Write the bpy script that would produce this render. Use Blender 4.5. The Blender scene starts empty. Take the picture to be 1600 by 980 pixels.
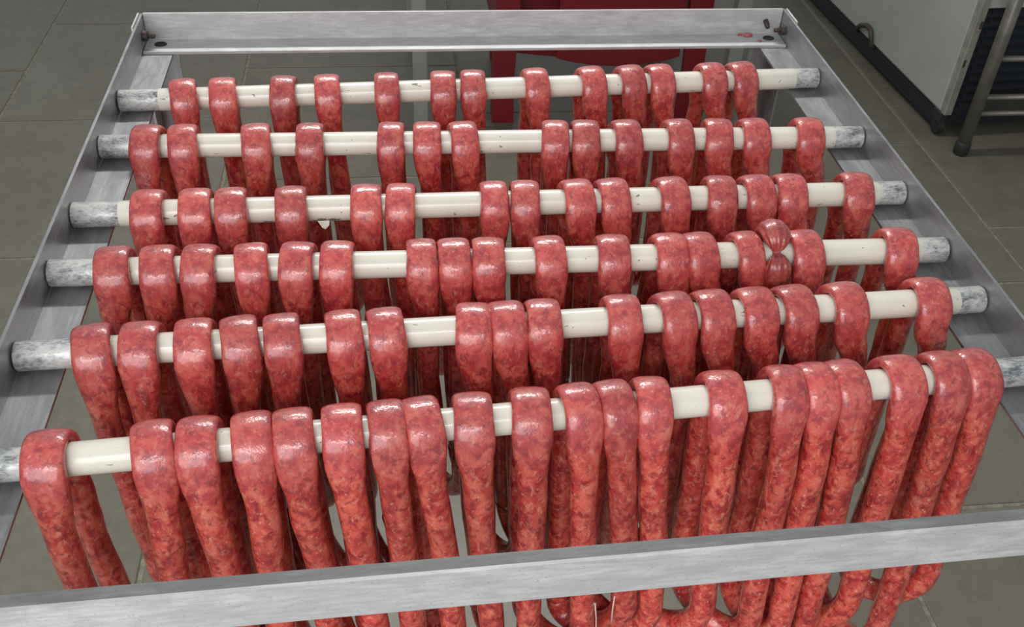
import bpy, bmesh, math, random
import numpy as np
from mathutils import Vector, Matrix

scene = bpy.context.scene
col = scene.collection
random.seed(7)
RNG = np.random.default_rng(7)

# ------------------------------------------------------------------ camera, light, exposure
cam_data = bpy.data.cameras.new('camera')
cam_data.sensor_fit = 'HORIZONTAL'; cam_data.sensor_width = 36.0
cam_data.lens = 36.0 * 1567.93 / 1600.0
cam_data.clip_start = 0.02
cam = bpy.data.objects.new('camera', cam_data); col.objects.link(cam)
R_ = Vector((0.99350, -0.10740, 0.03840)); F_ = Vector((0.10710, 0.76330, -0.63710)).normalized()
R_ = (R_ - F_ * R_.dot(F_)).normalized(); U_ = R_.cross(F_)
m = Matrix((R_, U_, -F_)).transposed().to_4x4(); m.translation = Vector((-0.1258, -0.9559, 0.6612))
cam.matrix_world = m
scene.camera = cam

world = bpy.data.worlds.new('room_air'); scene.world = world; world.use_nodes = True
bg = world.node_tree.nodes['Background']
bg.inputs[0].default_value = (0.92, 0.97, 1.0, 1); bg.inputs[1].default_value = 0.34

def area(name, loc, target, sx, sy, power, color):
    L = bpy.data.lights.new(name, 'AREA'); L.shape = 'RECTANGLE'; L.size = sx; L.size_y = sy
    L.energy = power; L.color = color
    o = bpy.data.objects.new(name, L); col.objects.link(o)
    o.location = loc
    o.rotation_euler = (Vector(target) - Vector(loc)).to_track_quat('-Z', 'Y').to_euler()
    return o
area('ceiling_tube_behind_rack', (0.0, 1.75, 1.62), (0, 0.1, 0), 1.3, 0.10, 34, (1.0, 0.99, 0.95))
area('ceiling_tube_behind_viewer', (-0.35, -2.1, 1.45), (-0.1, 0, 0), 1.6, 0.12, 16, (0.97, 0.98, 1.0))
area('added_soft_fill', (-1.25, -2.5, 0.6), (-0.1, 0, -0.1), 2.6, 2.0, 56, (0.98, 0.99, 1.0))  # broad fill lamp, added to light the strands behind the front rail

scene.view_settings.view_transform = 'Standard'
scene.view_settings.look = 'None'
scene.view_settings.gamma = 1.0
scene.view_settings.exposure = 0.22
scene.view_settings.use_curve_mapping = False

# ------------------------------------------------------------------ helpers
def tag(o, label=None, cat=None, group=None, kind=None):
    if label: o['label'] = label
    if cat: o['category'] = cat
    if group: o['group'] = group
    if kind: o['kind'] = kind
    return o

def empty(name, loc=(0, 0, 0), rz=0.0):
    o = bpy.data.objects.new(name, None); col.objects.link(o)
    o.location = loc; o.rotation_euler = (0, 0, rz); o.empty_display_size = 0.02
    return o

def from_bm(name, bm, mat, parent=None, smooth=False):
    me = bpy.data.meshes.new(name)
    bmesh.ops.recalc_face_normals(bm, faces=bm.faces[:])
    bm.to_mesh(me); bm.free()
    if mat: me.materials.append(mat)
    if smooth:
        for p in me.polygons: p.use_smooth = True
    o = bpy.data.objects.new(name, me); col.objects.link(o)
    if parent: o.parent = parent
    return o

def add_box(bm, lo, hi, bev=0.0, seg=1):
    r = bmesh.ops.create_cube(bm, size=1.0)
    vs = r['verts']
    c = [(a + b) / 2 for a, b in zip(lo, hi)]; s = [b - a for a, b in zip(lo, hi)]
    for v in vs:
        v.co = Vector((c[0] + v.co.x * s[0], c[1] + v.co.y * s[1], c[2] + v.co.z * s[2]))
    if bev > 0:
        es = {e for v in vs for e in v.link_edges}
        bmesh.ops.bevel(bm, geom=list(es), offset=bev, segments=seg, affect='EDGES', profile=0.5)

def box(name, lo, hi, mat, parent=None, bev=0.0, seg=1):
    bm = bmesh.new(); add_box(bm, lo, hi, bev, seg)
    return from_bm(name, bm, mat, parent)

def add_tube(bm, pts, r, seg=14, caps=True):
    pts = [Vector(p) for p in pts]
    rs = r if isinstance(r, (list, tuple)) else [r] * len(pts)
    rings = []; N = None
    for i, p in enumerate(pts):
        T = (pts[min(i + 1, len(pts) - 1)] - pts[max(i - 1, 0)]).normalized()
        if N is None:
            N = T.orthogonal().normalized()
        N = (N - T * N.dot(T)).normalized(); B = T.cross(N)
        rings.append([bm.verts.new(p + (N * math.cos(2 * math.pi * k / seg) + B * math.sin(2 * math.pi * k / seg)) * rs[i]) for k in range(seg)])
    for a, b in zip(rings, rings[1:]):
        for k in range(seg):
            bm.faces.new((a[k], a[(k + 1) % seg], b[(k + 1) % seg], b[k]))
    if caps:
        bm.faces.new(rings[0][::-1]); bm.faces.new(rings[-1])

def tube(name, pts, r, mat, parent=None, seg=14):
    bm = bmesh.new(); add_tube(bm, pts, r, seg)
    o = from_bm(name, bm, mat, parent, True)
    return o

def add_prism(bm, poly, axis, a, b):
    """extrude a 2-D polygon along an axis (0 = x, 1 = y, 2 = z) from a to b"""
    def P(u, v, w):
        return {0: (w, u, v), 1: (u, w, v), 2: (u, v, w)}[axis]
    A = [bm.verts.new(P(u, v, a)) for u, v in poly]; B = [bm.verts.new(P(u, v, b)) for u, v in poly]
    n = len(poly)
    for k in range(n):
        bm.faces.new((A[k], A[(k + 1) % n], B[(k + 1) % n], B[k]))
    bm.faces.new(A[::-1]); bm.faces.new(B)

def bevel_all(bm, off, seg=2, ang=0.5):
    es = [e for e in bm.edges if len(e.link_faces) == 2 and e.calc_face_angle(0) > ang]
    bmesh.ops.bevel(bm, geom=es, offset=off, segments=seg, affect='EDGES', profile=0.5)

# ------------------------------------------------------------------ materials
def new_mat(name):
    mt = bpy.data.materials.new(name); mt.use_nodes = True
    nt = mt.node_tree
    return mt, nt, nt.nodes['Principled BSDF']

def N(nt, typ, **kw):
    n = nt.nodes.new(typ)
    for k, v in kw.items():
        if k in n.inputs: n.inputs[k].default_value = v
        else: setattr(n, k, v)
    return n

def ramp(nt, fac, stops, interp='LINEAR'):
    n = nt.nodes.new('ShaderNodeValToRGB'); n.color_ramp.interpolation = interp
    e = n.color_ramp.elements
    while len(e) < len(stops): e.new(0.5)
    for el, (p, c) in zip(e, stops):
        el.position = p; el.color = (c[0], c[1], c[2], 1) if len(c) == 3 else c
    nt.links.new(fac, n.inputs[0])
    return n.outputs[0]

def mixc(nt, fac, a, b, mode='MIX'):
    n = nt.nodes.new('ShaderNodeMix'); n.data_type = 'RGBA'; n.blend_type = mode
    for sock, val in ((n.inputs[0], fac), (n.inputs[6], a), (n.inputs[7], b)):
        if hasattr(val, 'is_linked'): nt.links.new(val, sock)
        elif isinstance(val, (int, float)): sock.default_value = val
        else: sock.default_value = (val[0], val[1], val[2], 1)
    return n.outputs[2]

def coords(nt, scale=(1, 1, 1), rnd=True):
    tc = nt.nodes.new('ShaderNodeTexCoord')
    mp = nt.nodes.new('ShaderNodeMapping'); mp.inputs['Scale'].default_value = scale
    nt.links.new(tc.outputs['Object'], mp.inputs['Vector'])
    if rnd:
        oi = nt.nodes.new('ShaderNodeObjectInfo')
        mu = nt.nodes.new('ShaderNodeMath'); mu.operation = 'MULTIPLY'; mu.inputs[1].default_value = 37.0
        nt.links.new(oi.outputs['Random'], mu.inputs[0])
        cx = nt.nodes.new('ShaderNodeCombineXYZ')
        for k in range(3): nt.links.new(mu.outputs[0], cx.inputs[k])
        nt.links.new(cx.outputs[0], mp.inputs['Location'])
    return mp.outputs[0]

def noise(nt, vec, scale, detail=3.0, rough=0.55, dist=0.0):
    n = nt.nodes.new('ShaderNodeTexNoise')
    n.inputs['Scale'].default_value = scale; n.inputs['Detail'].default_value = detail
    n.inputs['Roughness'].default_value = rough; n.inputs['Distortion'].default_value = dist
    nt.links.new(vec, n.inputs['Vector'])
    return n.outputs['Fac']

def bump(nt, height, strength, dist, bsdf, chain=None):
    b = nt.nodes.new('ShaderNodeBump'); b.inputs['Strength'].default_value = strength
    b.inputs['Distance'].default_value = dist
    nt.links.new(height, b.inputs['Height'])
    if chain: nt.links.new(chain, b.inputs['Normal'])
    nt.links.new(b.outputs[0], bsdf.inputs['Normal'])
    return b.outputs[0]

def simple(name, color, rough=0.5, metal=0.0, var=0.12, scale=40.0, bmp=0.0):
    mt, nt, b = new_mat(name)
    v = coords(nt)
    f = noise(nt, v, scale, 4)
    lo = [c * (1 - var) for c in color]; hi = [min(1, c * (1 + var)) for c in color]
    nt.links.new(ramp(nt, f, [(0.3, lo), (0.7, hi)]), b.inputs['Base Color'])
    b.inputs['Roughness'].default_value = rough; b.inputs['Metallic'].default_value = metal
    if bmp: bump(nt, f, bmp, 0.002, b)
    return mt

# ---- raw meat in a wet, clear casing
def meat_material(name, dark=1.0):
    mt, nt, b = new_mat(name)
    v = coords(nt, (1.0, 1.0, 0.72))
    big = noise(nt, v, 70, 4, 0.6, 0.5)
    mid = noise(nt, v, 185, 5, 0.66, 0.5)
    lf = noise(nt, coords(nt, (1.0, 1.0, 0.8)), 125, 4, 0.6, 0.4)
    base = ramp(nt, big, [(0.30, (0.30, 0.014, 0.020)), (0.45, (0.50, 0.042, 0.036)), (0.57, (0.62, 0.098, 0.062)), (0.74, (0.66, 0.17, 0.125))])
    lean = ramp(nt, lf, [(0.36, (0.85, 0.85, 0.85)), (0.51, (0, 0, 0))])
    c1 = mixc(nt, lean, base, (0.24, 0.006, 0.012))
    fat = ramp(nt, mid, [(0.53, (0, 0, 0)), (0.72, (0.7, 0.7, 0.7))])
    c2 = mixc(nt, fat, c1, (0.82, 0.32, 0.21))
    vo = nt.nodes.new('ShaderNodeTexVoronoi'); vo.inputs['Scale'].default_value = 150
    nt.links.new(v, vo.inputs['Vector'])
    spot = ramp(nt, vo.outputs['Distance'], [(0.08, (0.55, 0.55, 0.55)), (0.22, (0, 0, 0))])
    sel = noise(nt, v, 30, 2)
    sel = ramp(nt, sel, [(0.55, (0, 0, 0)), (0.66, (1, 1, 1))])
    sp = mixc(nt, 1.0, spot, sel, 'MULTIPLY')
    c3 = mixc(nt, sp, c2, (0.88, 0.50, 0.38))
    pep = nt.nodes.new('ShaderNodeTexVoronoi'); pep.inputs['Scale'].default_value = 62
    nt.links.new(v, pep.inputs['Vector'])
    pp = ramp(nt, pep.outputs['Distance'], [(0.035, (0.9, 0.9, 0.9)), (0.06, (0, 0, 0))])
    c4 = mixc(nt, pp, c3, (0.07, 0.012, 0.012))
    # pink casing sheen painted over the rod, where the meat is thin and stretched
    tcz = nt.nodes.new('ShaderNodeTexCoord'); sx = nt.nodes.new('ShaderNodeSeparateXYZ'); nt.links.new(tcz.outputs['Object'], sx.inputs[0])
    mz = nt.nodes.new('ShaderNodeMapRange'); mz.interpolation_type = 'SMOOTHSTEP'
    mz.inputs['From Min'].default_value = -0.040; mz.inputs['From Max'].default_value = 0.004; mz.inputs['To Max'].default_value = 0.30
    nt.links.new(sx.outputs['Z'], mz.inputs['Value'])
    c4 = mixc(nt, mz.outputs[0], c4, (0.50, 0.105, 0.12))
    oi = nt.nodes.new('ShaderNodeObjectInfo')
    hs = nt.nodes.new('ShaderNodeHueSaturation')
    mr = nt.nodes.new('ShaderNodeMapRange'); mr.inputs['To Min'].default_value = 0.78 * dark; mr.inputs['To Max'].default_value = 1.05 * dark
    nt.links.new(oi.outputs['Random'], mr.inputs['Value']); nt.links.new(mr.outputs[0], hs.inputs['Value'])
    nt.links.new(c4, hs.inputs['Color'])
    nt.links.new(hs.outputs[0], b.inputs['Base Color'])
    b.inputs['Roughness'].default_value = 0.42
    b.inputs['Subsurface Weight'].default_value = 0.0
    b.inputs['Coat Weight'].default_value = 0.9; b.inputs['Coat Roughness'].default_value = 0.16
    b.inputs['Coat IOR'].default_value = 1.45
    w2 = coords(nt, (1.0, 1.0, 0.25))
    wr = noise(nt, w2, 240, 3, 0.6, 0.4)
    ch = bump(nt, mid, 0.22, 0.0010, b)
    bump(nt, wr, 0.45, 0.0012, b, ch)
    bb = nt.nodes.new('ShaderNodeBump'); bb.inputs['Strength'].default_value = 0.5; bb.inputs['Distance'].default_value = 0.0016
    nt.links.new(noise(nt, coords(nt, (1, 1, 0.45)), 135, 3, 0.55, 0.3), bb.inputs['Height'])
    nt.links.new(bb.outputs[0], b.inputs['Coat Normal'])
    return mt
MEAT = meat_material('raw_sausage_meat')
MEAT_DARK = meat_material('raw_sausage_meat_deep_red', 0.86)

mt, nt, b = new_mat('clear_casing')
b.inputs['Base Color'].default_value = (0.86, 0.62, 0.55, 1); b.inputs['Roughness'].default_value = 0.2
b.inputs['Transmission Weight'].default_value = 0.45
v = coords(nt); bump(nt, noise(nt, v, 300, 2), 0.4, 0.001, b)
CASING = mt

# ---- dull scratched aluminium; streaks run along the given axis
def alu_material(name, stretch, base=(0.60, 0.61, 0.62), rough=0.42, metal=0.75, dirt=0.5):
    mt, nt, b = new_mat(name)
    v = coords(nt, stretch)
    st = noise(nt, v, 260, 5, 0.65)
    v2 = coords(nt, (1, 1, 1))
    cl = noise(nt, coords(nt, tuple(max(x, 0.3) for x in stretch)), 60, 5, 0.65, 0.5)
    fine = noise(nt, v2, 420, 3, 0.6)
    c = ramp(nt, st, [(0.3, [x * 0.80 for x in base]), (0.7, [min(1, x * 1.12) for x in base])])
    d = ramp(nt, cl, [(0.42, (dirt, dirt, dirt)), (0.62, (0, 0, 0))])
    c = mixc(nt, d, c, [x * 0.62 for x in base])
    sp = ramp(nt, fine, [(0.60, (0, 0, 0)), (0.72, (0.6, 0.6, 0.6))])
    c = mixc(nt, sp, c, [x * 0.5 for x in base])
    nt.links.new(c, b.inputs['Base Color'])
    rr = nt.nodes.new('ShaderNodeMapRange'); rr.inputs['To Min'].default_value = rough - 0.10; rr.inputs['To Max'].default_value = rough + 0.16
    nt.links.new(cl, rr.inputs['Value']); nt.links.new(rr.outputs[0], b.inputs['Roughness'])
    b.inputs['Metallic'].default_value = metal
    bump(nt, st, 0.12, 0.0006, b)
    return mt
ALU_X = alu_material('worn_aluminium_cross', (0.10, 1, 1), base=(0.56, 0.565, 0.56), dirt=0.42, rough=0.5, metal=0.35)
ALU_LEDGE = alu_material('darker_aluminium_ledge', (0.10, 1, 1), base=(0.33, 0.345, 0.335), rough=0.6, metal=0.25, dirt=0.7)
ALU_Y = alu_material('worn_aluminium_side', (1, 0.06, 1), base=(0.36, 0.365, 0.37))
ALU_Z = alu_material('worn_aluminium_leg', (1, 1, 0.06), base=(0.42, 0.42, 0.43))
mt, nt, b = new_mat('scuffed_bare_tube')
f1 = noise(nt, coords(nt, (0.45, 1, 1)), 420, 5, 0.7, 0.3); f2 = noise(nt, coords(nt, (0.6, 1, 1)), 60, 3, 0.6)
add_ = nt.nodes.new('ShaderNodeMath'); add_.operation = 'ADD'; nt.links.new(f1, add_.inputs[0]); nt.links.new(f2, add_.inputs[1])
hl_ = nt.nodes.new('ShaderNodeMath'); hl_.operation = 'MULTIPLY'; hl_.inputs[1].default_value = 0.5; nt.links.new(add_.outputs[0], hl_.inputs[0])
nt.links.new(ramp(nt, hl_.outputs[0], [(0.38, (0.17, 0.175, 0.185)), (0.47, (0.46, 0.47, 0.47)), (0.56, (0.72, 0.71, 0.67))]), b.inputs['Base Color'])
b.inputs['Metallic'].default_value = 0.35; b.inputs['Roughness'].default_value = 0.42
bump(nt, f1, 0.2, 0.0006, b)
ALU_ROD = mt
RUST = simple('rusty_steel', (0.075, 0.055, 0.05), 0.6, 0.5, 0.45, 300, 0.4)
HOLE = simple('dark_hole', (0.02, 0.02, 0.02), 0.8)
BLACK = simple('black_rubber', (0.018, 0.018, 0.018), 0.6)

mt, nt, b = new_mat('cream_plastic_sleeve')
v = coords(nt)
f = noise(nt, v, 18, 3)
c = ramp(nt, f, [(0.3, (0.70, 0.67, 0.57)), (0.7, (0.78, 0.755, 0.655))])
v2 = coords(nt, (0.5, 1, 1))
nick = ramp(nt, noise(nt, v2, 170, 2, 0.5, 0.6), [(0.70, (0, 0, 0)), (0.725, (0.85, 0.85, 0.85))])
c = mixc(nt, nick, c, (0.16, 0.15, 0.12))
nt.links.new(c, b.inputs['Base Color'])
b.inputs['Roughness'].default_value = 0.33
b.inputs['Coat Weight'].default_value = 0.35; b.inputs['Coat Roughness'].default_value = 0.10
bump(nt, noise(nt, coords(nt, (0.15, 1, 1)), 120, 3), 0.10, 0.0008, b)
SLEEVE = mt
CHIP = simple('exposed_grey_primer', (0.20, 0.195, 0.17), 0.6, 0.0, 0.3, 300)

def tile_material():
    mt, nt, b = new_mat('olive_grey_floor_tile')
    v = coords(nt)
    f = noise(nt, v, 3.0, 5, 0.6, 0.4); g = noise(nt, v, 28, 4, 0.6)
    c = ramp(nt, f, [(0.28, (0.135, 0.122, 0.094)), (0.5, (0.16, 0.148, 0.116)), (0.72, (0.18, 0.17, 0.138))])
    c2 = ramp(nt, g, [(0.3, (0.86, 0.86, 0.86)), (0.7, (1.08, 1.06, 1.03))])
    c = mixc(nt, 1.0, c, c2, 'MULTIPLY')
    nt.links.new(c, b.inputs['Base Color'])
    b.inputs['Roughness'].default_value = 0.42
    bump(nt, g, 0.05, 0.002, b)
    return mt
TILE = tile_material()
GROUT = simple('worn_grout', (0.225, 0.21, 0.16), 0.9, 0, 0.3, 60)
WHITE = simple('aged_white_enamel', (0.40, 0.42, 0.385), 0.4, 0, 0.05, 8)
WHITE_EDGE = simple('stained_edge_strip', (0.27, 0.26, 0.22), 0.5, 0, 0.25, 30)
NAVY = simple('dark_blue_black_metal', (0.012, 0.016, 0.022), 0.5)
STEEL = simple('dull_steel_tube', (0.19, 0.175, 0.15), 0.42, 0.5, 0.2, 20)
STEEL_DARK = simple('dark_steel', (0.045, 0.043, 0.038), 0.5, 0.4, 0.2, 20)
HOSE = simple('brown_hose', (0.06, 0.045, 0.025), 0.5)
REDP = simple('red_plastic', (0.20, 0.006, 0.014), 0.45, 0, 0.12, 10)
GREYLEG = simple('pale_grey_painted_leg', (0.27, 0.27, 0.25), 0.5, 0, 0.06, 10)
TABLETOP = simple('pale_table_top', (0.4, 0.4, 0.38), 0.4)

# ------------------------------------------------------------------ floor: tiles laid in columns, every other one shifted
FZ = -1.0
floor = box('floor', (-3.0, -2.0, FZ - 0.05), (4.0, 5.6, FZ - 0.004), GROUT)
tag(floor, 'olive grey tiled floor with pale grout', 'floor', kind='structure')
P_ = 0.76; J_ = 0.011
tm = None
xs0 = -1.415
for cx in range(-1, 5):
    x = xs0 + P_ * cx
    off = {True: 2.11, False: 2.475}[cx % 2 == 0]
    if cx == 3: off = 1.085 + P_
    for cy in range(-5, 5):
        y = off + P_ * cy
        if y < -1.9 or y > 4.8: continue
        if tm is None:
            bm = bmesh.new()
            add_box(bm, (J_ / 2, J_ / 2, -0.006), (P_ - J_ / 2, P_ - J_ / 2, 0.0), 0.002, 1)
            o = from_bm('tile', bm, TILE); tm = o.data
        else:
            o = bpy.data.objects.new('tile', tm); col.objects.link(o)
        o.parent = floor
        o.location = (x, y, FZ + random.uniform(-0.0004, 0.0004))

# ------------------------------------------------------------------ the rack
RR = 0.0148                        # rod radius with sleeve
FT = -0.0147                       # top of the side flanges
XI = 0.4965                        # inner faces of the side rails
rack = empty('drying_rack', (0, 0, FZ))
tag(rack, 'grey aluminium angle-iron rack frame carrying six white rods of raw sausage', 'rack')
def rk(o):
    o.parent = rack; o.location.z -= FZ
    return o
for s in (-1, 1):
    bm = bmesh.new()
    poly = [(s * XI, 0.0295), (s * (XI + 0.0035), 0.0295), (s * (XI + 0.0035), FT - 0.0035), (s * 0.4535, FT - 0.0035), (s * 0.4535, FT), (s * XI, FT)]
    add_prism(bm, poly, 1, -0.530, 0.5352); bevel_all(bm, 0.0007, 1)
    rk(from_bm('side_rail', bm, ALU_Y))
bm = bmesh.new()
add_prism(bm, [(0.5310, 0.0310), (0.5345, 0.0310), (0.5345, FT + 0.0002), (0.4880, FT + 0.0002), (0.4880, FT + 0.0042), (0.5310, FT + 0.0042)], 0, -0.4955, 0.4955)
bevel_all(bm, 0.0007, 1)
rk(from_bm('rear_rail', bm, ALU_X))
bm = bmesh.new()
add_prism(bm, [(0.0, 0.0295), (0.0035, 0.0295), (0.0035, FT + 0.0037), (0.0445, FT + 0.0037), (0.0445, FT + 0.0002), (0.0, FT + 0.0002)], 0, -0.4945, 0.4945)
bevel_all(bm, 0.0007, 1)
fr = rk(from_bm('front_rail', bm, ALU_X)); fr.data.materials.append(ALU_LEDGE)
for p in fr.data.polygons:                       # upper faces of the ledge take a darker, rougher aluminium
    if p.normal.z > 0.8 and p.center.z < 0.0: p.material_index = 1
fr.location.z += 0.0; fr.location.y = -0.4978; fr.rotation_euler.z = 0.0235
for sx in (-1, 1):
    for sy, yy in ((1, 0.533), (-1, -0.525)):
        bm = bmesh.new()
        t = 0.0035; w = 0.046; x0 = sx * 0.4998
        add_prism(bm, [(x0, yy), (x0 - sx * w, yy), (x0 - sx * w, yy - sy * t), (x0 - sx * t, yy - sy * t), (x0 - sx * t, yy - sy * w), (x0, yy - sy * w)], 2, FZ + 0.001, FT - 0.0037)
        rk(from_bm('leg', bm, ALU_Z))
    # end tab of the rear rail folded round the outside of the side rail
    bm = bmesh.new()
    add_box(bm, (min(sx * 0.5012, sx * 0.5040), 0.482, -0.006), (max(sx * 0.5012, sx * 0.5040), 0.5345, 0.0310), 0.0006)
    rk(from_bm('corner_tab', bm, ALU_X))
    # bolt through the side rail: head outside, nut and thread inside
    bm = bmesh.new()
    bmesh.ops.create_cone(bm, cap_ends=True, segments=6, radius1=0.0085, radius2=0.0080, depth=0.0075)
    bmesh.ops.bevel(bm, geom=bm.edges[:], offset=0.0008, segments=1, affect='EDGES')
    bmesh.ops.rotate(bm, verts=bm.verts[:], matrix=Matrix.Rotation(math.pi / 2, 3, 'Y'))
    bmesh.ops.translate(bm, verts=bm.verts[:], vec=(sx * 0.4925, 0.508, 0.006))
    rk(from_bm('nut', bm, RUST))
    rk(tube('bolt', [(sx * 0.4925, 0.508, 0.006), (sx * 0.480, 0.508, 0.006), (sx * 0.4785, 0.508, 0.006)], [0.0040, 0.0040, 0.0030], RUST, None, 10))
    bm = bmesh.new()
    bmesh.ops.create_cone(bm, cap_ends=True, segments=6, radius1=0.0085, radius2=0.0080, depth=0.006)
    bmesh.ops.rotate(bm, verts=bm.verts[:], matrix=Matrix.Rotation(math.pi / 2, 3, 'Y'))
    bmesh.ops.translate(bm, verts=bm.verts[:], vec=(sx * 0.5075, 0.508, 0.006))
    rk(from_bm('bolt_head', bm, BLACK))
    # screw set in the flange of the rear rail
    bm = bmesh.new()
    bmesh.ops.create_cone(bm, cap_ends=True, segments=18, radius1=0.0085, radius2=0.0070, depth=0.0022)
    for v_ in bm.verts: v_.co.x *= 1.15
    bmesh.ops.translate(bm, verts=bm.verts[:], vec=(sx * 0.4740, 0.514, FT + 0.0049))
    rk(from_bm('screw', bm, HOLE, None, False))
bm = bmesh.new()
add_tube(bm, [(0.4700, 0.5312, 0.012), (0.4712, 0.524, 0.008), (0.4720, 0.5195, 0.004)], [0.0042, 0.0042, 0.003], 10)
rk(from_bm('bolt', bm, RUST, None, True))

# ------------------------------------------------------------------ rods: bare tube with a cream sleeve
RODS = [(0.3345, 0.0385, 0.0005, 0.052, 0.036), (0.1866, -0.0158, 0.0006, 0.046, 0.040), (0.0416, -0.0013, 0.0003, 0.052, 0.034),
        (-0.0734, -0.0123, 0.0004, 0.050, 0.032), (-0.1846, 0.0283, 0.0003, 0.052, 0.030), (-0.3121, 0.0573, 0.0, 0.055, 0.062)]
ROD_NAMES = ['rearmost', 'second rod from the back', 'third rod from the back', 'third rod from the front', 'second rod from the front', 'frontmost']
ROD_LABELS = ['cream-sleeved rod nearest the rear rail, holding thirteen sausages',
              'second cream-sleeved rod from the rear rail, holding fourteen sausages',
              'cream-sleeved rod third from the rear, with chipped coating on its underside',
              'cream-sleeved rod third from the front, holding the sausage with the twisted bulb',
              'second cream-sleeved rod from the front rail, holding seventeen sausages',
              'frontmost cream-sleeved rod, closest to the front rail, holding twenty sausages']
def tube_mesh(name, x0, x1, r, mat, parent, ch=0.0012, seg=56):
    bm = bmesh.new()
    n = 14
    pts = [(x0, 0, 0), (x0 + ch, 0, 0)] + [(x0 + ch + (x1 - x0 - 2 * ch) * k / n, 0, 0) for k in range(1, n)] + [(x1 - ch, 0, 0), (x1, 0, 0)]
    add_tube(bm, pts, [r - ch * 0.7] + [r] * (len(pts) - 2) + [r - ch * 0.7], seg)
    return from_bm(name, bm, mat, parent, False)
def shade_round(o):
    for p in o.data.polygons: p.use_smooth = len(p.vertices) == 4
rod_objs = []
for k, (y, yaw, cx, bl, br) in enumerate(RODS):
    L2 = 0.4955 / math.cos(yaw) - abs(math.sin(yaw)) * 0.015
    o = tube_mesh('hanging_rod', -L2, L2, 0.01465, ALU_ROD, None)
    shade_round(o)
    o.location = (0, y, 0); o.rotation_euler = (0, 0, yaw)
    tag(o, ROD_LABELS[k], 'rod', 'rods laid across the rack')
    s = tube_mesh('plastic_sleeve', -L2 + bl, L2 - br, 0.01495, SLEEVE, o, 0.0003); shade_round(s)
    rod_objs.append(o)
# chipped coating and a hanging flake on the third rod from the back
r3 = rod_objs[2]
def rod_patch(name, x, ang, sx, sa, mat, parent, seed):
    rg = random.Random(seed); n = 14; bm = bmesh.new()
    n = 22; rings = []
    qs = [rg.uniform(0.6, 1.15) for _ in range(n)]
    for f_ in (0.35, 0.7, 1.0):
        ring = []
        for j in range(n):
            t = 2 * math.pi * j / n; px = x + sx * qs[j] * f_ * math.cos(t); pa = ang + sa * qs[j] * f_ * math.sin(t)
            ring.append(bm.verts.new((px, -0.01512 * math.cos(pa), 0.01512 * math.sin(pa))))
        rings.append(ring)
    c = bm.verts.new((x, -0.01512 * math.cos(ang), 0.01512 * math.sin(ang)))
    for j in range(n):
        j2 = (j + 1) % n
        bm.faces.new((c, rings[0][j], rings[0][j2]))
        for a_, b_ in zip(rings, rings[1:]): bm.faces.new((a_[j], b_[j], b_[j2], a_[j2]))
    return from_bm(name, bm, mat, parent)
for j, (x, sx, sa) in enumerate(((-0.278, 0.007, 0.16), (-0.225, 0.004, 0.12), (-0.2155, 0.007, 0.32), (-0.2035, 0.008, 0.26))):
    rod_patch('chipped_spot', x, -0.62 + 0.08 * (j > 1), sx, sa, CHIP, r3, 20 + j)
bm = bmesh.new()
fl = [(-0.2215, -0.0118, -0.0098), (-0.2075, -0.0116, -0.0098), (-0.2085, -0.0142, -0.0150), (-0.2130, -0.0152, -0.0195), (-0.2165, -0.0150, -0.0172)]
A = [bm.verts.new(p) for p in fl]; B = [bm.verts.new((p[0], p[1] + 0.0007, p[2])) for p in fl]
bm.faces.new(A); bm.faces.new(B[::-1])
for k in range(5): bm.faces.new((A[k], B[k], B[(k + 1) % 5], A[(k + 1) % 5]))
from_bm('coating_flake', bm, SLEEVE, r3)

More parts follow.
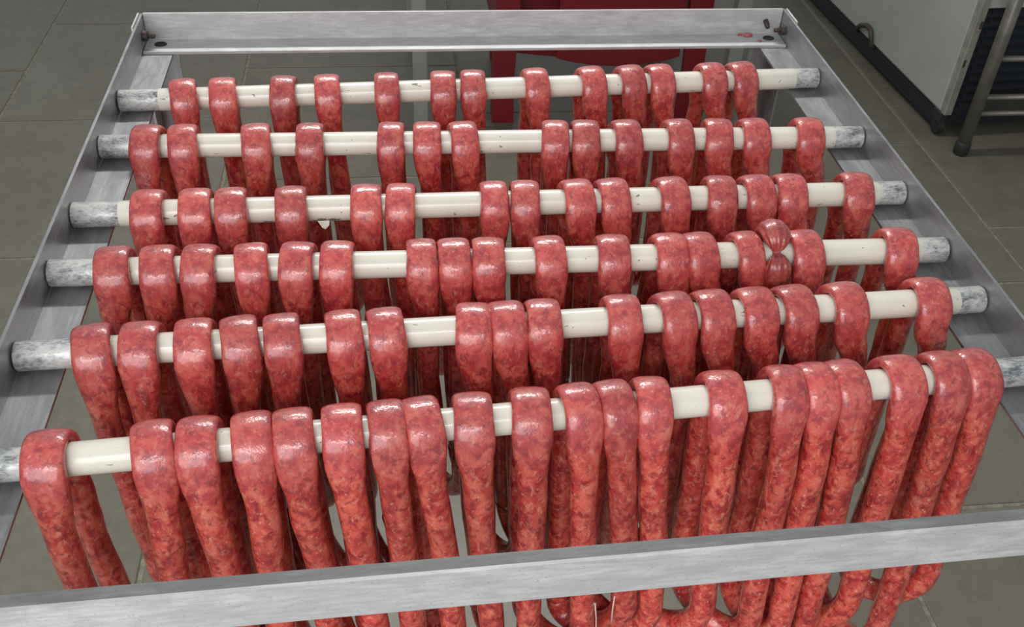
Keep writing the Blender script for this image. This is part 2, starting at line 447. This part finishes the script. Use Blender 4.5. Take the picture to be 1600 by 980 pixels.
# ------------------------------------------------------------------ sausages
# per rod: (x on the rod, x of the front strand lower down, its z there, width across the rod)
DATA = [
    [(-0.4074, -0.4104, -0.033, 0.0357), (-0.3568, -0.3571, -0.036, 0.0365), (-0.2789, -0.2809, -0.041, 0.0345), (-0.218, -0.2158, -0.044, 0.0349), (-0.1375, -0.1362, -0.045, 0.0337), (-0.0603, -0.0589, -0.039, 0.0351), (-0.0184, -0.0148, -0.04, 0.0345), (0.0728, 0.0784, -0.055, 0.035), (0.1549, 0.1649, -0.059, 0.037), (0.2126, 0.223, -0.061, 0.037), (0.255, 0.2626, -0.058, 0.0363), (0.3318, 0.3427, -0.056, 0.037), (0.379, 0.3915, -0.058, 0.037)],
    [(-0.4379, -0.4403, -0.054, 0.0356), (-0.3905, -0.392, -0.055, 0.037), (-0.3007, -0.3048, -0.057, 0.037), (-0.2352, -0.2362, -0.059, 0.0345), (-0.1339, -0.134, -0.056, 0.0335), (-0.0875, -0.0829, -0.057, 0.0353), (-0.0384, -0.0334, -0.058, 0.0356), (0.0772, 0.0817, -0.06, 0.0355), (0.1175, 0.1247, -0.061, 0.0367), (0.1746, 0.1836, -0.057, 0.037), (0.2436, 0.2519, -0.054, 0.0348), (0.2939, 0.3044, -0.05, 0.037), (0.3454, 0.3562, -0.051, 0.037), (0.4182, 0.435, -0.052, 0.037)],
    [(-0.4102, -0.4132, -0.029, 0.037), (-0.3573, -0.3593, -0.031, 0.037), (-0.317, -0.3192, -0.033, 0.0356), (-0.2495, -0.2507, -0.033, 0.0368), (-0.1644, -0.1643, -0.041, 0.0361), (-0.1255, -0.1239, -0.042, 0.0342), (-0.0149, -0.015, -0.046, 0.0327), (0.0209, 0.0274, -0.043, 0.0345), (0.0872, 0.0942, -0.046, 0.0365), (0.1302, 0.1371, -0.038, 0.037), (0.2023, 0.2085, -0.036, 0.037), (0.2594, 0.2673, -0.038, 0.037), (0.3085, 0.3181, -0.035, 0.037), (0.3472, 0.3581, -0.032, 0.037), (0.4305, 0.4373, -0.042, 0.037)],
    [(-0.4267, -0.43, -0.034, 0.037), (-0.3802, -0.3834, -0.036, 0.0367), (-0.3395, -0.3439, -0.033, 0.0351), (-0.2832, -0.2844, -0.04, 0.0356), (-0.2384, -0.2379, -0.042, 0.0359), (-0.1955, -0.1961, -0.044, 0.0356), (-0.1037, -0.101, -0.034, 0.033), (-0.0682, -0.0649, -0.035, 0.0353), (-0.0321, -0.0274, -0.039, 0.0356), (0.0362, 0.0383, -0.035, 0.0348), (0.1059, 0.113, -0.033, 0.036), (0.1716, 0.1795, -0.026, 0.037), (0.2066, 0.2163, -0.028, 0.037), (0.2609, 0.2694, -0.025, 0.037), (0.2896, 0.3006, -0.01, 0.0314), (0.3268, 0.3344, -0.027, 0.0362), (0.4346, 0.4416, -0.031, 0.037)],
    [(-0.4203, -0.4218, -0.086, 0.037), (-0.3795, -0.3828, -0.071, 0.037), (-0.3282, -0.326, -0.068, 0.037), (-0.2831, -0.2858, -0.063, 0.037), (-0.2435, -0.2462, -0.067, 0.0355), (-0.1839, -0.1822, -0.069, 0.0356), (-0.1425, -0.1374, -0.068, 0.037), (-0.0584, -0.052, -0.058, 0.0369), (-0.0219, -0.0133, -0.062, 0.036), (0.0137, 0.0208, -0.065, 0.0351), (0.0962, 0.1016, -0.054, 0.0359), (0.1534, 0.1646, -0.064, 0.037), (0.1938, 0.206, -0.054, 0.037), (0.2402, 0.2538, -0.049, 0.037), (0.2838, 0.296, -0.053, 0.037), (0.3387, 0.3539, -0.053, 0.037), (0.43, 0.4411, -0.046, 0.037)],
    [(-0.4323, -0.4333, -0.142, 0.037), (-0.3429, -0.3508, -0.143, 0.0359), (-0.3081, -0.3029, -0.148, 0.0355), (-0.2604, -0.2617, -0.15, 0.0364), (-0.2255, -0.2185, -0.148, 0.0359), (-0.184, -0.1756, -0.151, 0.0366), (-0.144, -0.1369, -0.148, 0.0354), (-0.1108, -0.0985, -0.152, 0.037), (-0.0686, -0.0563, -0.153, 0.037), (-0.0161, -0.0108, -0.156, 0.0366), (0.0323, 0.0438, -0.155, 0.037), (0.0661, 0.0858, -0.157, 0.037), (0.0982, 0.1164, -0.157, 0.037), (0.1684, 0.1772, -0.112, 0.037), (0.2297, 0.2416, -0.165, 0.037), (0.2625, 0.2773, -0.164, 0.0333), (0.2944, 0.3107, -0.167, 0.037), (0.3496, 0.3618, -0.171, 0.037), (0.3948, 0.4104, -0.176, 0.036), (0.4295, 0.4483, -0.176, 0.037)],
]
# how far the front strands drop before they turn (frontmost rod: as seen below the front rail)
ZJ_FRONT = [-.34, -.35, -.36, -.35, -.36, -.37, -.36, -.35, -.36, -.35, -.315, -.275, -.295, -.30, -.335, -.35, -.37, -.325, -.40, -.290]
WRINKLED = {(0, 6), (3, 6), (5, 6), (1, 3), (2, 6), (1, 4)}

def smooth_noise(n, step, amp):
    k = max(4, int(n / step) + 3)
    c = RNG.normal(0, amp, k)
    return np.interp(np.linspace(0, k - 1, n), np.arange(k), c)

def catmull(st, n):
    """dense resample of station rows (positions first) with a centripetal-ish Catmull-Rom"""
    st = np.array(st, float)
    d = np.r_[0, np.cumsum(np.maximum(1e-5, np.linalg.norm(np.diff(st[:, :3], axis=0), axis=1)))]
    m_ = np.zeros_like(st)
    m_[1:-1] = (st[2:] - st[:-2]) / (d[2:] - d[:-2])[:, None]
    m_[0] = (st[1] - st[0]) / (d[1] - d[0]); m_[-1] = (st[-1] - st[-2]) / (d[-1] - d[-2])
    t = np.linspace(0, d[-1], n)
    # denser near the top: plain arc length is enough because stations are short there
    i = np.clip(np.searchsorted(d, t, side='right') - 1, 0, len(d) - 2)
    h = (d[i + 1] - d[i]); u = (t - d[i]) / h; u = u[:, None]; h = h[:, None]
    return ((2 * u**3 - 3 * u**2 + 1) * st[i] + (u**3 - 2 * u**2 + u) * h * m_[i] + (-2 * u**3 + 3 * u**2) * st[i + 1] + (u**3 - u**2) * h * m_[i + 1]), t, d[-1]

def sausage_mesh(name, st, n, wr=0.0, pinch=None, SEG=20):
    P, t, total = catmull(st, n)
    pos = P[:, :3].copy(); a = P[:, 3].copy(); bth = P[:, 4].copy(); ex = P[:, 5].copy()
    low = np.clip((-pos[:, 2] - 0.03) / 0.05, 0, 1)
    pos[:, 0] += smooth_noise(n, 14, 0.0011) * low
    rad = 1 + smooth_noise(n, 5, 0.022) * (0.35 + 0.65 * low)
    a *= rad; bth *= 1 + (rad - 1) * low
    T = np.gradient(pos, axis=0); T /= np.linalg.norm(T, axis=1)[:, None]
    mid = int(np.argmax(pos[:, 2]))
    Nn = np.zeros_like(pos)
    Nn[mid] = (0, 0, 1)
    for rng in (range(mid + 1, n), range(mid - 1, -1, -1)):
        prev = Nn[mid]
        for k in rng:
            q = prev - T[k] * (prev @ T[k]); q /= np.linalg.norm(q); Nn[k] = q; prev = q
    q = Nn[mid] - T[mid] * (Nn[mid] @ T[mid]); Nn[mid] = q / np.linalg.norm(q)
    Bn = np.cross(T, Nn)
    ang = 2 * np.pi * np.arange(SEG) / SEG
    c, s = np.cos(ang), np.sin(ang)
    e = (2.0 / ex)[:, None]
    cu = np.sign(c) * np.abs(c)[None, :] ** e; su = np.sign(s) * np.abs(s)[None, :] ** e
    A = a[:, None] * np.ones(SEG); Bm = bth[:, None] * np.ones(SEG)
    if wr > 0:
        ph = RNG.uniform(0, 6.28, 6)
        tt = t[:, None]
        w_ = (np.sin(3 * ang[None, :] + ph[0] + tt * 190) * np.sin(tt * 330 + ph[1]) + 0.8 * np.sin(7 * ang[None, :] + ph[2] - tt * 120 + 1.5 * np.sin(tt * 150 + ph[3])))
        win = np.exp(-((t - t[mid] - 0.035) / 0.03) ** 2)[:, None]
        A = A * (1 + wr * w_ * win); Bm = Bm * (1 + 1.6 * wr * w_ * win)
    if pinch is not None:
        win = np.exp(-np.abs(t - pinch * 1.0) / 0.016)[:, None]
        rip = 1 + 0.20 * win * np.cos(9 * ang[None, :] + 0.4 * np.sin(3 * ang)[None, :])
        A = A * rip; Bm = Bm * rip
    V = pos[:, None, :] + Bn[:, None, :] * (A * cu)[:, :, None] + Nn[:, None, :] * (Bm * su)[:, :, None]
    V = V.reshape(-1, 3)
    c0 = len(V); V = np.vstack([V, pos[0] - T[0] * a[0] * 0.15, pos[-1] + T[-1] * a[-1] * 0.15])
    k = np.arange(SEG); k2 = (k + 1) % SEG
    faces = []
    for r in range(n - 1):
        for j in range(SEG):
            j2 = (j + 1) % SEG
            faces.append((r * SEG + j, r * SEG + j2, (r + 1) * SEG + j2, (r + 1) * SEG + j))
    for j in range(SEG):
        j2 = (j + 1) % SEG
        faces.append((c0, j2, j)); faces.append((c0 + 1, (n - 1) * SEG + j, (n - 1) * SEG + j2))
    me = bpy.data.meshes.new(name)
    me.from_pydata(V.tolist(), [], faces)
    me.polygons.foreach_set('use_smooth', [True] * len(me.polygons))
    return me, t[mid]

ORD = ['first', 'second', 'third', 'fourth', 'fifth', 'sixth', 'seventh', 'eighth', 'ninth', 'tenth']
WHERE = ['rearmost rod', 'second rod from the back', 'third rod from the back', 'third rod from the front', 'second rod from the front', 'frontmost rod']
def place_phrase(k, n):
    if k == 0: return 'leftmost'
    if k == n - 1: return 'rightmost'
    if k == n // 2 and n % 2: return 'middle'
    if k < n / 2: return ORD[k] + ' from the left'
    return ORD[n - 1 - k] + ' from the right'
GROUPS = ['sausages on the ' + w for w in WHERE]

for i, row in enumerate(DATA):
    y, yaw, cx, bl, br = RODS[i]
    n_ = len(row)
    rs_base = 0.0139 if i == 5 else 0.0127
    info = []
    for k, (x0, x1, z1, W) in enumerate(row):
        zf = (ZJ_FRONT[k] if i == 5 else -0.33 + random.uniform(-0.03, 0.03))
        zb = -0.31 + random.uniform(-0.025, 0.02)
        slope = max(-0.02, min(0.10, (x1 - x0) / -z1)) if i == 5 else 0.035 + random.uniform(-0.02, 0.03)
        kb = 0.03 + random.uniform(-0.03, 0.03)
        info.append(dict(x0=x0, x1=x1, z1=z1, W=W, zf=zf, zb=zb, slope=slope, kb=kb))
    for k, d in enumerate(info):
        gaps = [abs(info[j]['x0'] - d['x0']) for j in (k - 1, k + 1) if 0 <= j < n_]
        d['a'] = min(d['W'] / 2 + 0.0005, 0.0185, min(gaps) / 2 + 0.0008)
        def xf(z, d=d):
            if z >= -0.012: return 0.0
            zz = z + 0.012
            z1 = d['z1'] + 0.012
            if zz >= z1: 
                u = zz / z1 if z1 < -0.004 else 1
                return (d['x1'] - d['x0']) * u
            return (d['x1'] - d['x0']) - (zz - z1) * d['slope']
        d['xf'] = xf
        d['xb'] = lambda z, d=d: 0.0 if z >= -0.012 else -(z + 0.012) * d['kb']
    for k, d in enumerate(info):
        pinched = (i == 3 and k == 14)
        rs = rs_base * random.uniform(0.97, 1.05) 
        a = d['a']; st = []; sk = 0.0 if pinched else random.uniform(-0.006, 0.004)
        link_back = k + 1 < n_ and abs(info[k + 1]['x0'] - d['x0']) < 0.085       # the neighbour's front strand runs into this back strand
        link_front = k > 0 and abs(info[k - 1]['x0'] - d['x0']) < 0.085
        ys = RR + 0.0142
        d['sk'] = sk; xb = lambda z, d=d, sk=sk: d['xb'](z) + sk
        # --- back strand, bottom up
        zb = d['zb']
        if not link_back:
            for dz, q in ((-0.022, 0.22), (-0.020, 0.45), (-0.014, 0.72), (-0.006, 0.93)):
                st.append((xb(zb), ys, zb + dz, rs * q, rs * q, 2.0))
        for z in np.linspace(zb, -0.075, 7):
            st.append((xb(z), ys, z, rs, rs, 2.0))
        st.append((xb(-0.05), ys - 0.0005, -0.05, rs * 1.03, rs * 0.96, 2.05))
        st.append((sk, RR + 0.0125, -0.026, a * 0.93, 0.0120, 2.2))
        # --- over the rod
        prof = [(180, 1.00, 0.0085), (155, 0.99, 0.0070), (130, 0.98, 0.0062), (110, 0.975, 0.0060), (90, 0.97, 0.0060), (70, 0.97, 0.0062), (50, 0.98, 0.0064), (25, 1.0, 0.0074), (0, 1.02, 0.0090)]
        if pinched:
            prof = [(180, 1.0, 0.0105), (150, 1.05, 0.0110), (120, 1.08, 0.0125), (98, 1.05, 0.0130), (78, 0.95, 0.0118), (60, 0.62, 0.0082), (48, 0.30, 0.0042), (42, 0.20, 0.0030), (36, 0.24, 0.0036), (22, 0.62, 0.0085), (2, 0.95, 0.0118)]
        for ph, fa, bt in prof:
            c_, s_ = math.cos(math.radians(ph)), math.sin(math.radians(ph))
            rad = RR + 0.0004 + bt
            st.append((sk * (1 - c_) / 2, -c_ * rad, s_ * rad, a * fa, bt, 2.0 if pinched else 2.9))
        if pinched:
            st.append((0, -(RR + 0.0128), -0.020, a, 0.0126, 2.0)); st.append((d['xf'](-0.042), -(RR + 0.0140), -0.042, a * 0.97, 0.0136, 2.0))
        else:
            st.append((d['xf'](-0.018) * 0.6, -(RR + 0.0112), -0.018, a * 0.955, 0.0108, 2.6))
            st.append((d['xf'](-0.036), -(RR + 0.0128), -0.036, a * 0.83, 0.0122, 2.25))
            st.append((d['xf'](-0.056), -(RR + 0.0138), -0.056, a * 0.20 + rs * 0.76, 0.0126, 2.1))
        st.append((d['xf'](-0.080), -ys, -0.080, rs * 1.03, rs, 2.0))
        # --- front strand down
        zf = d['zf']
        for z in np.linspace(-0.11, zf, 7):
            st.append((d['xf'](z), -ys, z, rs, rs, 2.0))
        if link_front:
            # turn under to meet the back strand of the left neighbour
            p = info[k - 1]
            x_b = p['x0'] + p['xb'](p['zb']) + p['sk'] - d['x0']; z_b = p['zb']; x_f = d['xf'](zf)
            half = 0.5 * math.hypot(x_b - x_f, 2 * ys)
            dep = half * 1.15
            for th in (25, 50, 75, 95, 115, 135, 158, 180):
                u = (1 - math.cos(math.radians(th))) / 2
                st.append((x_f + (x_b - x_f) * u, -ys + 2 * ys * u, zf + (z_b - zf) * u - dep * math.sin(math.radians(th)), rs * (1 + 0.03 * math.sin(math.radians(th))), rs, 2.0))
        else:
            for dz, q in ((-0.006, 0.93), (-0.014, 0.72), (-0.020, 0.45), (-0.022, 0.22)):
                st.append((d['xf'](zf), -ys, zf + dz, rs * q, rs * q, 2.0))
        st = np.array(st)
        nring = 150
        wr = 0.05 if (i, k) in WRINKLED else 0.012
        pin_t = None
        if pinched:
            dd = np.r_[0, np.cumsum(np.linalg.norm(np.diff(st[:, :3], axis=0), axis=1))]
            pin_t = dd[int(np.argmin(st[:, 3] + (st[:, 2] < -0.02) * 1.0))]
            nring = 230
        me, _ = sausage_mesh('sausage', st, nring, 0 if pinched else wr, pin_t, 72 if pinched else 20)
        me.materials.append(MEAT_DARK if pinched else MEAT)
        o = bpy.data.objects.new('sausage', me); col.objects.link(o)
        o.location = (d['x0'], y + math.tan(yaw) * d['x0'], 0); o.rotation_euler = (0, 0, yaw)
        if pinched:
            lab = 'raw red sausage twisted shut into a small bulb on the third rod from the front'
        elif (i, k) in WRINKLED:
            lab = 'raw wrinkled red sausage, %s on the %s' % (place_phrase(k, n_), WHERE[i])
        else:
            lab = 'raw red sausage hanging %s on the %s' % (place_phrase(k, n_), WHERE[i])
        tag(o, lab, 'sausage', GROUPS[i])
        if pinched:
            # wound casing at the twist
            bm = bmesh.new(); pp = []
            c_, s_ = math.cos(math.radians(42)), math.sin(math.radians(42)); rad = RR + 0.0034
            ctr = Vector((0, -c_ * rad, s_ * rad)); tdir = Vector((0, -s_, -c_)).normalized(); u1 = Vector((1, 0, 0)); u2 = tdir.cross(u1)
            for j in range(40):
                th = j / 39 * 4 * math.pi
                pp.append(ctr + tdir * (-0.0018 + 0.0036 * j / 39) + (u1 * math.cos(th) * 1.25 + u2 * math.sin(th)) * 0.0031)
            add_tube(bm, pp, 0.0008, 6)
            from_bm('twist_knot', bm, MEAT, o, True)
            bm = bmesh.new()
            add_tube(bm, [ctr + u2 * 0.0035, ctr + u2 * 0.0050 - tdir * 0.003 + u1 * 0.0012, ctr + u2 * 0.0048 - tdir * 0.007 + u1 * 0.003], [0.0011, 0.0009, 0.0005], 6)
            from_bm('casing_tail', bm, CASING, o, True)
        if i == 5 and k in (10, 11):
            # loose thread of clear casing hanging off the strand
            xx = d['xf'](-0.24) + (0.002 if k == 11 else 0.0125)
            yy = -ys - rs * (1.02 if k == 11 else 0.55)
            bm = bmesh.new()
            if k == 10:
                pts = [(xx, yy, -0.255), (xx + 0.003, yy - 0.003, -0.28), (xx + 0.006, yy - 0.004, -0.315), (xx + 0.007, yy - 0.004, -0.335)]
            else:
                pts = [(xx - 0.013, yy + 0.006, -0.245), (xx - 0.014, yy + 0.003, -0.265), (xx - 0.013, yy + 0.002, -0.288)]
            add_tube(bm, pts, [0.0009] * (len(pts) - 1) + [0.0013], 8)
            from_bm('casing_thread', bm, CASING, o, True)

# scraps of meat left on the rear rail
for j, (x, yy, s, w) in enumerate(((0.4435, 0.523, 0.0050, 'on the rear rail beside the right screw'), (0.4300, 0.526, 0.0032, 'against the rear rail, left of the other scraps'), (0.4560, 0.503, 0.0028, 'on the front lip of the rear rail'))):
    bm = bmesh.new(); bmesh.ops.create_icosphere(bm, subdivisions=2, radius=s)
    for v_ in bm.verts:
        v_.co *= 1 + 0.35 * math.sin(v_.co.x * 900 + j) * math.cos(v_.co.y * 700)
        v_.co.z *= 0.45; v_.co.x *= 1.6
    o = from_bm('meat_scrap', bm, MEAT, None, True)
    o.location = (x, yy, FT + 0.0042 + s * 0.36)
    tag(o, 'tiny red scrap of meat ' + w, 'meat scrap', 'scraps of meat on the rear rail')

# ------------------------------------------------------------------ background
# white chest freezer, its left side and corner in view
fz = empty('chest_freezer', (1.697, 1.876, FZ), 0.05)
tag(fz, 'white chest freezer standing on the tiles behind the right side of the rack', 'freezer')
H0, H1 = 0.085, 0.95
box('cabinet_body', (0.0, 0.03, H0), (0.80, 1.55, H1), WHITE, fz, 0.008, 2)
box('corner_post', (0.0, 0.0, H0), (0.028, 0.0298, H1), WHITE_EDGE, fz, 0.003, 1)
box('upper_panel', (0.0285, 0.004, 0.455), (0.80, 0.0298, H1), WHITE, fz, 0.003, 1)
box('grille_backing', (0.0285, 0.022, H0), (0.80, 0.0298, 0.454), NAVY, fz)
for k in range(11):
    z = H0 + 0.02 + k * 0.033
    bm = bmesh.new()
    add_prism(bm, [(0.006, z), (0.021, z + 0.014), (0.021, z + 0.017), (0.006, z + 0.004)], 0, 0.05, 0.79)
    from_bm('louvre', bm, NAVY, fz)
for k in range(2):
    s = box('rust_spot', (0.004 + 0.012 * k, -0.0012, 0.26 + 0.13 * k), (0.012 + 0.012 * k, -0.0001, 0.285 + 0.13 * k), HOSE, fz)
for (x, yy) in ((0.035, 0.05), (0.035, 1.48), (0.75, 0.05), (0.75, 1.48)):
    bm = bmesh.new()
    bmesh.ops.create_cone(bm, cap_ends=True, segments=20, radius1=0.026, radius2=0.026, depth=0.022)
    bmesh.ops.rotate(bm, verts=bm.verts[:], matrix=Matrix.Rotation(math.pi / 2, 3, 'Y'))
    bmesh.ops.translate(bm, verts=bm.verts[:], vec=(x - 0.02, yy - 0.015, 0.028))
    w_ = from_bm('caster', bm, BLACK, fz, False)
    bm = bmesh.new(); add_box(bm, (x - 0.034, yy - 0.03, 0.045), (x - 0.006, yy + 0.02, H0), 0.003)
    from_bm('caster_fork', bm, STEEL_DARK, w_)
tube('drain_hose', [(0.012, 0.70, 0.075), (-0.004, 0.69, 0.090), (-0.014, 0.655, 0.118), (-0.014, 0.610, 0.137), (-0.014, 0.572, 0.135), (-0.014, 0.555, 0.112), (-0.010, 0.55, 0.085), (0.012, 0.55, 0.070)], 0.009, HOSE, fz, 10)
box('under_shadow_box', (0.006, 0.05, 0.022), (0.78, 1.50, H0), NAVY, fz)  # dark box standing in for the shadow gap under the cabinet

# narrow steel stand in front of the freezer
sd = empty('steel_stand', (1.735, 1.775, FZ))
tag(sd, 'dark steel tube stand with low shelf in front of the white freezer', 'stand')
for (x, yy) in ((0, 0), (0.80, 0.0)):
    l = tube('leg', [(x, yy, 0.045), (x, yy, 0.72)], 0.021, STEEL, sd, 20)
    tube('foot', [(x, yy, 0.0), (x, yy, 0.006), (x, yy, 0.040), (x, yy, 0.047)], [0.022, 0.025, 0.025, 0.021], BLACK, l, 18)
for z, r in ((0.338, 0.010), (0.205, 0.010), (0.148, 0.010)):
    tube('shelf_rail', [(0.015, 0.0, z), (0.785, 0.0, z)], r, STEEL, sd, 12)
box('shelf_panel', (0.02, -0.003, 0.158), (0.78, 0.003, 0.195), STEEL_DARK, sd)
box('stand_top', (-0.03, -0.16, 0.72), (0.83, 0.045, 0.745), STEEL, sd, 0.003)

# red plastic chair beyond the rack
ch = empty('plastic_chair', (0.545, 2.04, FZ))
tag(ch, 'red plastic chair on the tiles behind the rack, between two pale grey legs', 'chair')
for s in (-1, 1):
    bm = bmesh.new()
    prof = [(0.0, 0.350, 0.278), (0.15, 0.350, 0.282), (0.43, 0.349, 0.272)]
    rings = []
    for z, xo, xi in prof:
        rings.append([bm.verts.new((s * xo, 0.0, z)), bm.verts.new((s * xi, 0.0, z)), bm.verts.new((s * xi, 0.022, z)), bm.verts.new((s * (xo - 0.018), 0.022, z)), bm.verts.new((s * (xo - 0.018), 0.075, z)), bm.verts.new((s * xo, 0.075, z))])
    for a_, b_ in zip(rings, rings[1:]):
        for j in range(6): bm.faces.new((a_[j], a_[(j + 1) % 6], b_[(j + 1) % 6], b_[j]))
    bm.faces.new(rings[0][::-1]); bm.faces.new(rings[-1])
    from_bm('leg', bm, REDP, ch)
    bm = bmesh.new()
    add_box(bm, (min(s * 0.26, s * 0.315), 0.46, 0.0), (max(s * 0.26, s * 0.315), 0.505, 0.43), 0.006)
    from_bm('leg', bm, REDP, ch)
    # recessed side panel between leg and apron
    bm = bmesh.new()
    add_box(bm, (min(s * 0.335, s * 0.31), 0.08, 0.24), (max(s * 0.335, s * 0.31), 0.46, 0.43), 0.004)
    from_bm('side_apron', bm, REDP, ch)
def curved_panel(name, x0, x1, y0, y1, z0, z1, sag, parent):
    bm = bmesh.new(); n = 16
    cols = []
    for j in range(n + 1):
        u = j / n; x = x0 + (x1 - x0) * u
        zb = z0 - sag * (1 - (2 * u - 1) ** 2)
        cols.append([bm.verts.new((x, y0, zb)), bm.verts.new((x, y0, z1)), bm.verts.new((x, y1, z1)), bm.verts.new((x, y1, zb))])
    for a_, b_ in zip(cols, cols[1:]):
        for q in range(4): bm.faces.new((a_[q], b_[q], b_[(q + 1) % 4], a_[(q + 1) % 4]))
    bm.faces.new(cols[0]); bm.faces.new(cols[-1][::-1])
    return from_bm(name, bm, REDP, parent)
curved_panel('front_apron', -0.145, 0.265, 0.012, 0.024, 0.225, 0.43, 0.03, ch)
curved_panel('inner_apron', -0.27, 0.27, 0.10, 0.112, 0.205, 0.43, 0.02, ch)
bm = bmesh.new(); add_box(bm, (-0.345, 0.0, 0.43), (0.345, 0.50, 0.45), 0.008, 2)
from_bm('seat', bm, REDP, ch)
bm = bmesh.new(); add_box(bm, (-0.30, 0.485, 0.45), (0.30, 0.505, 0.68), 0.008, 2)
from_bm('backrest', bm, REDP, ch)

# work table whose two front legs show beyond the rack
tb = empty('work_table', (0.435, 2.25, FZ))
tag(tb, 'work table with pale grey square legs standing behind the rack', 'table')
for x in (-0.482, 0.503):
    for yy in (-0.35, 0.42):
        box('leg', (x - 0.0225, yy - 0.0225, 0.0), (x + 0.0225, yy + 0.0225, 0.74), GREYLEG, tb, 0.003)
box('table_top', (-0.60, -0.42, 0.74), (0.62, 0.50, 0.775), TABLETOP, tb, 0.004)
